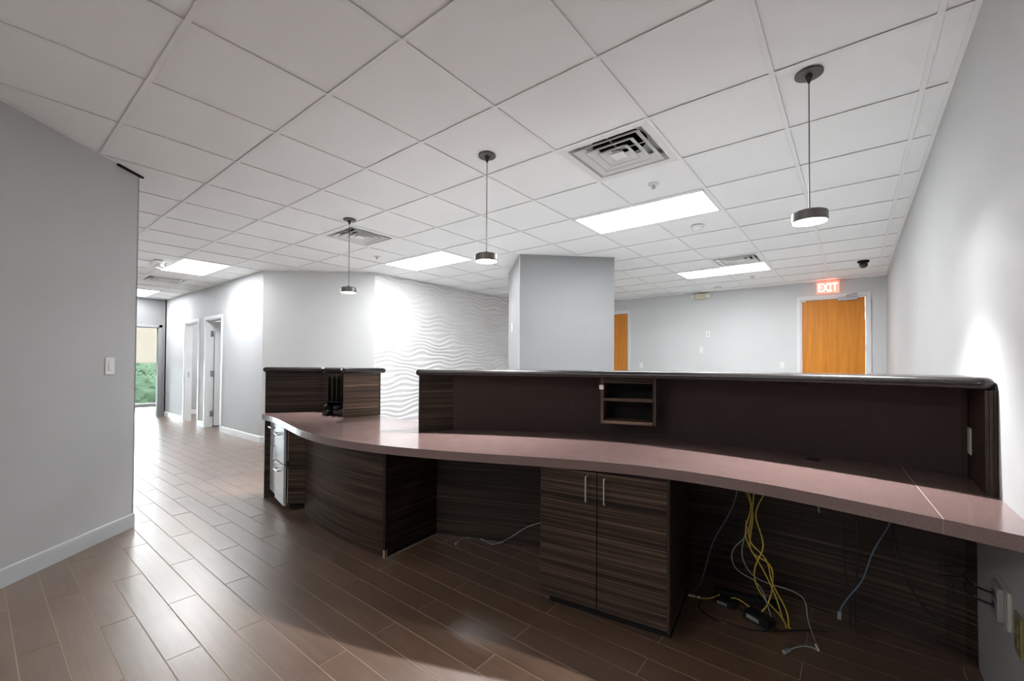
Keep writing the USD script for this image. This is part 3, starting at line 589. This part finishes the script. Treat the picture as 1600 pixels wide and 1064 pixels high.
# cubby under the counter top
cu = thing('cubby_shelf', 'small dark two-level cubby box hung under the raised counter', 'cubby shelf')
A, B = np.array([-1.194, 2.359]), np.array([-.893, 2.458]); D_ = (B-A)/np.linalg.norm(B-A); N_ = np.array([-D_[1], D_[0]]); Lc = np.linalg.norm(B-A); rz = math.atan2(D_[1], D_[0])
def inc(m): return place(m, (A[0], A[1], 0), rz)
z0, z1, dc, tt = .862, ZK0, .165, .019
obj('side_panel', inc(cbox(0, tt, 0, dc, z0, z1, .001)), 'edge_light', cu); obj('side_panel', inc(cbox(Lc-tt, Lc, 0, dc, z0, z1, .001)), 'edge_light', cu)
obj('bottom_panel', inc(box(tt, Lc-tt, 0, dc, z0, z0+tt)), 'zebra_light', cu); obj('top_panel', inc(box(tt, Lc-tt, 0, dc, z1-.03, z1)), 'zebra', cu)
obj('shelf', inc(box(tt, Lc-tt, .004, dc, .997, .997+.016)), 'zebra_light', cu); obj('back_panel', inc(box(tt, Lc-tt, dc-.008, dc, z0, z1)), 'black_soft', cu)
obj('adhesive_clip', inc(cbox(-.006, .022, -.012, 0, 1.065, 1.093, .004)), 'white_plastic', cu, label='small white adhesive clip')
# desk base
db = thing('desk_carcass', 'dark striped wood panels carrying the curved worktop', 'desk frame')
cv = smoothline([(-3.468, 1.70), (-3.18, 1.645), (-2.887, 1.618), (-2.55, 1.613), (-2.292, 1.637)], 40)
obj('curved_panel', loft(cv, [(0, .004), (.02, .004), (.02, ZT-TH), (0, ZT-TH)]), 'zebra_sheen', db, 30)  # lighter laminate copy, the glare on this curve put into its colour
obj('leg_panel', seg((-2.290, 1.632), (-2.333, 2.10), 0, .024, .006, ZT-TH, .001), 'zebra', db)
obj('edge_band', seg((-2.288, 1.628), (-2.2885, 1.633), -.001, .0255, .006, ZT-TH), 'zebra_edge', db)
obj('floor_glide', [seg((-2.289, 1.627), (-2.29, 1.645), .0, .024, 0, .05)], 'beige_edge', db)
obj('seal_strip', seg((-2.291, 1.72), (-2.334, 2.09), -.004, 0, .0, .008), 'caulk', db, label='pale strip along the panel foot')
bp = smoothline([(-2.345, 2.10), (-1.95, 2.225), (-1.46, 2.435), (-1.093, 2.575), (-.758, 2.64), (-.335, 2.655), (.033, 2.63), (.386, 2.575)], 60)
obj('back_panel', loft(np.minimum(bp, [XR(2.5)-.012, 9]), [(-.004, .004), (.018, .004), (.018, ZT-TH), (-.004, ZT-TH)]), 'zebra', db, 30)
obj('support_panel', box(.10, XR(2.3)-.004, 2.39, 2.41, .04, ZT-TH), 'zebra', db) if False else None
# base cabinet
cb = thing('base_cabinet', 'dark striped two-door cabinet under the middle of the worktop', 'cabinet')
A, B = np.array([-1.235, 1.792]), np.array([-.620, 1.872]); D_ = (B-A)/np.linalg.norm(B-A); Lc = np.linalg.norm(B-A); rz = math.atan2(D_[1], D_[0])
zb, zt_ = .075, ZT-TH-.002
obj('carcass', [inc(box(0, .018, .022, .55, zb-.01, zt_)), inc(box(Lc-.018, Lc, .022, .55, zb-.01, zt_)), inc(box(.018, Lc-.018, .022, .55, zb-.01, zb+.01)), inc(box(.018, Lc-.018, .53, .55, zb, zt_)), inc(box(.018, Lc-.018, .022, .1, zt_-.02, zt_))], 'zebra', cb)
obj('toe_kick', inc(box(.012, Lc-.012, .085, .55, 0, zb-.01)), 'black_soft', cb)
half = Lc*.475
for k, (a, b) in enumerate(((.001, half-.002), (half+.002, Lc-.012))):
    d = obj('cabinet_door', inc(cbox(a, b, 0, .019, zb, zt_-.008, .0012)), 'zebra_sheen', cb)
    hx = b-.042 if k == 0 else a+.042
    obj('handle', inc(tube([(hx, 0, .690), (hx, -.026, .690), (hx, -.030, .685), (hx, -.030, .578), (hx, -.026, .573), (hx, 0, .573)], .0042, 8)), 'steel', d, 40)
obj('side_edge', inc(box(Lc-.011, Lc, .0, .022, zb-.01, zt_)), 'zebra_edge', cb)
# drawer cabinet at the free end
dc_ = thing('drawer_cabinet', 'silver fronted drawer cabinet under the hall end of the worktop', 'cabinet')
A, B = np.array([-4.155, 1.700]), np.array([-3.585, 1.585]); D_ = (B-A)/np.linalg.norm(B-A); Lc = np.linalg.norm(B-A); rz = math.atan2(D_[1], D_[0])
m1 = Lc*.47
zt_ = ZT-TH-.002
obj('carcass', [inc(box(0.02, m1, .035, .42, .06, zt_)), inc(box(m1, Lc-.028, .045, .42, .06, zt_))], 'zebra', dc_)
obj('toe_kick', inc(box(.02, Lc-.05, .09, .42, 0, .06)), 'black_soft', dc_)
def front(a, b, z0, z1, y0, nm, hz, vert=False):
    d = obj(nm, inc(cbox(a, b, y0, y0+.019, z0, z1, .002)), 'laminate_painted_glare', dc_)
    if vert: obj('handle', inc(tube([(b-.05, y0, hz+.06), (b-.05, y0-.028, hz+.06), (b-.05, y0-.028, hz-.06), (b-.05, y0, hz-.06)], .005, 8)), 'steel', d)
    else:
        c = (a+b)/2; obj('handle', inc(tube([(c-.06, y0, hz), (c-.06, y0-.03, hz), (c+.06, y0-.03, hz), (c+.06, y0, hz)], .005, 8)), 'steel', d)
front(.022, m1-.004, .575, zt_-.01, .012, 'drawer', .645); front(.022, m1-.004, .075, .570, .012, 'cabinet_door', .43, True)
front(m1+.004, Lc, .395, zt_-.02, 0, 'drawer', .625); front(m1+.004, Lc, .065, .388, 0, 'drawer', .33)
sp0 = np.array([-3.560, 1.612]); sp1 = np.array([-3.462, 1.705])
obj('side_panel', seg(tuple(sp0), tuple(sp1), -.004, .016, .085, zt_), 'zebra_sheen', dc_)
obj('edge_band', seg(tuple(sp0-np.array([.030, -.004])), tuple(sp0-np.array([.001, .001])), -.001, .016, .085, zt_-.03), 'beige_edge', dc_, label='pale beige edge of the open side')
obj('latch', seg(tuple(sp0-np.array([.026, -.001])), tuple(sp0+np.array([.004, .002])), -.014, .0, .375, .425), 'black', dc_, label='black latch')
# raised wing at the free end
wg = thing('wing_counter', 'short raised side counter with dark rounded caps at the hall end of the desk', 'counter')
W0, W1, W2 = (-4.17, 1.675), (-3.90, 2.055), (-3.268, 2.238)
obj('side_panel', seg(W0, W1, 0, .03, 0, ZK0-.004, .001), 'zebra', wg); obj('back_panel', seg(W1, W2, .0, .03, 0, ZK0-.004), 'zebra', wg)
obj('edge_band', seg((W0[0]-.002, W0[1]-.003), (W0[0]+.0005, W0[1]+.0005), 0, .03, 0, ZK0-.004), 'trim_grey', wg, label='pale front edge of the side panel')  # bright reflection on the edge painted as a pale band
obj('end_panel', seg((-3.290, 1.930), (-3.236, 2.225), 0, .03, ZT, ZK0-.004, .001), 'zebra_light', wg)  # paler laminate paints the light and reflection falling on this panel
def strip(p, q, o0, o1, e0=0., e1=0.):
    p, q = np.array(p), np.array(q); d = (q-p)/np.linalg.norm(q-p); n = np.array([-d[1], d[0]]); p = p-d*e0; q = q+d*e1
    return Polygon([tuple(p+n*o0), tuple(q+n*o0), tuple(q+n*o1), tuple(p+n*o1)])
obj('cap', bullnose(strip(W0, W1, -.035, .10, .02, .03), ZK0-.004, ZK1-.004, 200), 'counter_edge', wg, 50)
obj('cap', bullnose(strip(W1, W2, -.005, .12, -.012, -.05), ZK0-.0045, ZK1-.0045, 200), 'counter_edge', wg, 50)
obj('cap', bullnose(strip((-3.290, 1.930), (-3.236, 2.225), -.02, .07, .02, .06), ZK0-.004, ZK1-.004, 200), 'counter_edge', wg, 50)
# sorter and tray in the wing
so = thing('file_sorter', 'upright dark sorter with thin dividers in the raised side counter', 'file sorter')
sd = np.array(W2)-np.array(W1); sd /= np.linalg.norm(sd); sn = np.array([sd[1], -sd[0]])
def ins(m): return place(m, (W1[0], W1[1], 0), math.atan2(sd[1], sd[0]))
obj('base', ins(cbox(.24, .56, -.17, -.012, .868, .880, .001)), 'black_soft', so)
for k in range(7): obj('divider', ins(box(.245+.051*k, .251+.051*k, -.166, -.014, .880, 1.108)), 'black_soft', so); obj('edge_band', ins(box(.2445+.051*k, .2515+.051*k, -.17, -.1655, .880, 1.108)), 'edge_light', so)
obj('back_board', ins(box(.22, .56, -.012, -.002, ZT, 1.115)), 'black_soft', so); obj('support', ins(box(.24, .25, -.17, -.012, ZT, .868)), 'black_soft', so); obj('support', ins(box(.55, .56, -.17, -.012, ZT, .868)), 'black_soft', so)
tr = thing('desk_phone', 'small black desk set below the file sorter', 'desk phone')
obj('body', ins(cbox(.36, .54, -.235, -.055, ZT+.0005, ZT+.055, .018)), 'black', tr); obj('cradle', ins(cbox(.37, .42, -.245, -.06, ZT+.045, ZT+.085, .016)), 'black', tr)
tr2 = thing('tape_dispenser', 'clear and black tape dispenser beside the black desk set', 'tape dispenser')
obj('body', ins(cbox(.27, .33, -.26, -.19, ZT+.0005, ZT+.045, .012)), 'black', tr2)
m = lathe([(.016, -.012), (.032, -.012), (.032, .012), (.016, .012), (.016, -.012)], 24); m.apply_transform(trimesh.transformations.rotation_matrix(math.pi/2, [0, 1, 0])); m.apply_translation([.30, -.225, ZT+.06]); obj('tape_roll', ins(m), 'black_soft', tr2, 35)

# ------------------------------------------------------------------ cables and small devices under the desk
ZU = ZT-TH
def up(pts, xt=None):       # lengthen a hanging cable to the underside of the worktop
    p = [tuple(q) for q in pts]; return [(p[0][0]+(.0 if xt is None else xt), p[0][1], ZU-.002)] + p
def cable(name, label, pts, r, m, plug=None, group=None, res=60):
    t = thing(name, label, 'cable', group=group)
    obj('jacket', tube(pts, r, 8, res), m, t, True)
    if plug:
        for pm, (a, b, w_) in plug: obj('plug', tube([a, b], w_, 6), pm, t)
    return t
Y = 2.42
def j(pts, a=.012, y=Y, seed=0):
    r_ = np.random.default_rng(seed); return [(x, y+r_.uniform(-a, a), z) for x, z in pts]
cable('network_cable', 'yellow network cable hanging at the outer side of the twisted bundle, far end on floor', up(j([(-.428, .585), (-.408, .519), (-.425, .414), (-.42, .327), (-.359, .234), (-.319, .154), (-.290, .07)], seed=1))+[(-.262, 2.40, .008), (-.235, 2.37, .006)], .0034, 'cable_yellow')
cable('network_cable', 'yellow network cable in the middle of the bundle, ending at the black adapter', up(j([(-.414, .587), (-.397, .49), (-.409, .361), (-.397, .295), (-.332, .258), (-.313, .171), (-.335, .06)], seed=2))+[(-.36, 2.37, .03)], .0034, 'cable_yellow')
cable('network_cable', 'yellow network cable crossing the bundle to the floor behind the adapter', up(j([(-.391, .585), (-.406, .441), (-.403, .331), (-.345, .278), (-.316, .186), (-.262, .07)], seed=3))+[(-.245, 2.38, .007)], .0034, 'cable_yellow')
cable('network_cable', 'yellow network cable bowing out widest from the bundle', up(j([(-.347, .588), (-.383, .484), (-.356, .313), (-.37, .272), (-.389, .163), (-.346, .084), (-.29, .03)], seed=4))+[(-.252, 2.36, .006)], .0034, 'cable_yellow')
cable('network_cable', 'short yellow patch cable with a plug lying beside the cabinet', [(-.665, 2.375, .006), (-.62, 2.385, .006), (-.575, 2.40, .02), (-.545, 2.41, .04)], .0034, 'cable_yellow', [('cream_plastic', ((-.69, 2.368, .008), (-.655, 2.376, .008), .006)), ('white_plastic', ((-.648, 2.378, .007), (-.632, 2.382, .007), .0052))], res=20)
cable('network_cable', 'short yellow cable between the two black adapters on the floor', [(-.490, 2.40, .045), (-.455, 2.40, .05), (-.41, 2.40, .030), (-.37, 2.39, .022)], .0034, 'cable_yellow', res=20)
cable('blue_cable', 'blue grey cable dropping beside the cabinet to the floor', up(j([(-.468, .587), (-.516, .432), (-.586, .283), (-.618, .158)], .004, 2.44, 5))+[(-.637, 2.45, .092), (-.66, 2.46, .03), (-.705, 2.47, .006)], .003, 'cable_blue')
cable('grey_cable', 'grey cable making a loop left of the yellow bundle'.replace('left of', 'beside'), [(-.425, 2.45, .40), (-.44, 2.44, .344), (-.489, 2.43, .27), (-.472, 2.43, .185), (-.387, 2.43, .148), (-.33, 2.40, .06), (-.30, 2.36, .01)], .003, 'cable_grey')
cable('grey_cable', 'grey cable trailing from the bundle across the floor to a white plug', [(-.435, 2.46, .43), (-.437, 2.43, .345), (-.443, 2.42, .257), (-.398, 2.42, .182), (-.274, 2.42, .16), (-.191, 2.42, .137), (-.174, 2.42, .055), (-.152, 2.376, .006), (-.136, 2.298, .006)], .003, 'cable_grey', [('white_plastic', ((-.136, 2.298, .007), (-.126, 2.262, .007), .005))])
cable('grey_cable', 'short grey cable lying nearest the front of the floor under the desk', [(-.225, 2.178, .006), (-.2, 2.23, .006), (-.15, 2.268, .006), (-.128, 2.262, .006)], .0034, 'grey_plastic', [('grey_plastic', ((-.238, 2.150, .010), (-.222, 2.182, .009), .009))], res=20)
cable('blue_cable', 'blue cable hanging near the wall with a grey plug at its end', up(j([(.119, .57), (.056, .411), (.017, .276), (-.038, .175), (-.056, .118)], .006, Y, 6)), .003, 'cable_blue', [('grey_plastic', ((-.056, 2.42, .125), (-.058, 2.42, .092), .008))])
for k, (pts, l) in enumerate((([(-.047, .571), (-.042, .37), (-.027, .206), (-.02, .05)], 'black cable hanging farthest from the wall of the three black ones'), ([(.004, .577), (.007, .328), (-.002, .201), (.01, .03)], 'black cable hanging in the middle of the three black ones'), ([(.121, .554), (.133, .445), (.171, .312), (.24, .2), (.30, .35)], 'black cable hanging closest to the blue cable and the wall'))):
    cable('black_cable', l, up(j(pts, .006, 2.46, 9+k)), .0038, 'cable_black')
cable('grey_cable', 'stub of grey cable poking out under the worktop', [(-.135, 2.42, ZU-.002), (-.133, 2.42, .60), (-.129, 2.42, .545)], .004, 'grey_plastic', res=10)
cable('grey_cable', 'thin grey cable curling over the floor in the empty knee space', [(-1.26, 2.26, .27), (-1.45, 2.34, .22), (-1.66, 2.30, .16), (-1.80, 2.27, .06), (-1.905, 2.206, .006), (-2.0, 2.215, .006), (-2.078, 2.202, .006), (-2.124, 2.123, .006), (-2.105, 2.075, .006)], .0032, 'cable_grey', [('almond', ((-2.107, 2.085, .008), (-2.096, 2.045, .008), .006))])
for k, (z, l) in enumerate(((.455, 'upper black cable plugged into the grey data plate'), (.415, 'lower black cable plugged into the grey data plate'))):
    cable('black_cable', l, [(XR(2.15)-.03, 2.150, z+.0), (XR(2.15)-.07, 2.19, z), (XR(2.15)-.06, 2.35, z-.01), (XR(2.15)-.12, 2.50, z-.06)], .004, 'cable_black', [('grey_plastic', ((XR(2.15)-.058, 2.176, z), (XR(2.15)-.066, 2.186, z), .0048))], res=24)
def adapter(label, loc, rz, s=1.):
    t = thing('power_adapter', label, 'power adapter', loc, rz)
    obj('body', cbox(-.055*s, .055*s, -.03*s, .03*s, 0, .034*s, .007), 'black', t); obj('strain_relief', tube([(.054*s, 0, .015), (.085*s, 0, .012)], .005, 8), 'black_soft', t)
    obj('rating_plate', box(-.035*s, .02*s, -.0302*s, -.0298*s, .010*s, .026*s), 'grey_plastic', t)
adapter('black power adapter beside the short yellow plug', (-.515, 2.40, 0), -.2, .9); adapter('larger black power adapter under the end of the yellow bundle', (-.36, 2.345, 0), -.45, 1.15)
t = thing('power_strip', 'black power strip lying behind the adapters', 'power strip', (-.43, 2.50, 0), .15)
obj('body', cbox(-.16, .16, -.026, .026, 0, .038, .006), 'black', t)
for k in range(5): obj('socket', cbox(-.12+.052*k, -.085+.052*k, -.016, .016, .036, .041, .003), 'black_soft', t)
cable('black_cable', 'black cable coiled loosely on the floor in front of the adapters', [(-.62, 2.36, .006), (-.60, 2.27, .006), (-.50, 2.22, .006), (-.38, 2.24, .006), (-.29, 2.30, .006), (-.20, 2.38, .006), (-.10, 2.45, .006)], .0038, 'cable_black')

# ------------------------------------------------------------------ outside the window
obj('lawn', prism([(-400, -200), (-15.6, -200), (-15.6, 300), (-400, 300)], -6.2, -6.0), 'lawn', None, label='green ground far below the hall end window', cat='lawn', kind='structure')
tl_ = ['dark green tree crown outside the window, nearest the frame', 'light yellow green tree outside the window', 'tall blue green tree outside the window', 'broad dark tree low outside the window', 'pale green tree behind the others outside the window', 'dark round tree to the side and far off outside the window', 'broad dark tree farthest back in the window view']
spec = [(-24, 2.9, 6.1, 1.5, 'leaf_dark'), (-24, 6.9, 6.2, 1.6, 'leaf_light'), (-28.2, 5.6, 6.8, 2.0, 'leaf_dark'), (-33, 2.9, 7.0, 2.1, 'leaf_dark'), (-33.2, 9.0, 7.2, 2.1, 'leaf_light'), (-38, 7.2, 7.9, 2.6, 'leaf_dark'), (-44, 3.2, 8.0, 2.6, 'leaf_dark'), (-20.8, 4.6, 4.1, 1.3, 'leaf_dark'), (-44.8, 9.8, 8.5, 2.7, 'leaf_light')]
tl_ += ['low dark shrub tree right under the window outside', 'light green tree at the side of the window view']
for (x, y, h, r, lm), l in zip(spec, tl_):
    t = thing('tree', l, 'tree', (x, y, -6.0), group=None)
    obj('trunk', lathe([(0, 0), (.20, 0), (.13, h*.4), (.07, h*.75), (0, h*.78)], 10), 'bark', t)
    n = 2600; d = RNG.normal(size=(n, 3)); d /= np.linalg.norm(d, axis=1)[:, None]
    rr = r*(.62+.38*RNG.random(n))*(.72+.5*meshkit.fbm(d*1.9+x, 3, 2)); c = d*rr[:, None]*[1, 1, 1.05]+[0, 0, h-r*1.02]
    u_ = RNG.normal(size=(n, 3)); u_ /= np.linalg.norm(u_, axis=1)[:, None]; v_ = np.cross(u_, d); v_ /= np.linalg.norm(v_, axis=1)[:, None]+1e-9; sz = .10+.10*RNG.random(n)
    V = np.stack([c-u_*sz[:, None], c+v_*sz[:, None]*.5, c+u_*sz[:, None], c-v_*sz[:, None]*.5], 1).reshape(-1, 3)
    core = trimesh.creation.icosphere(3, 1.); cv_ = np.array(core.vertices); core.vertices = cv_*(r*.93*(.72+.5*meshkit.fbm(cv_*1.9+x, 3, 2)))[:, None]*[1, 1, 1.05]+[0, 0, h-r*1.02]
    obj('crown', [trimesh.Trimesh(V, np.vstack([np.arange(n*4).reshape(n, 4)[:, [0, 1, 2]], np.arange(n*4).reshape(n, 4)[:, [0, 2, 3]]]), process=False), core], lm, t, kind='stuff')
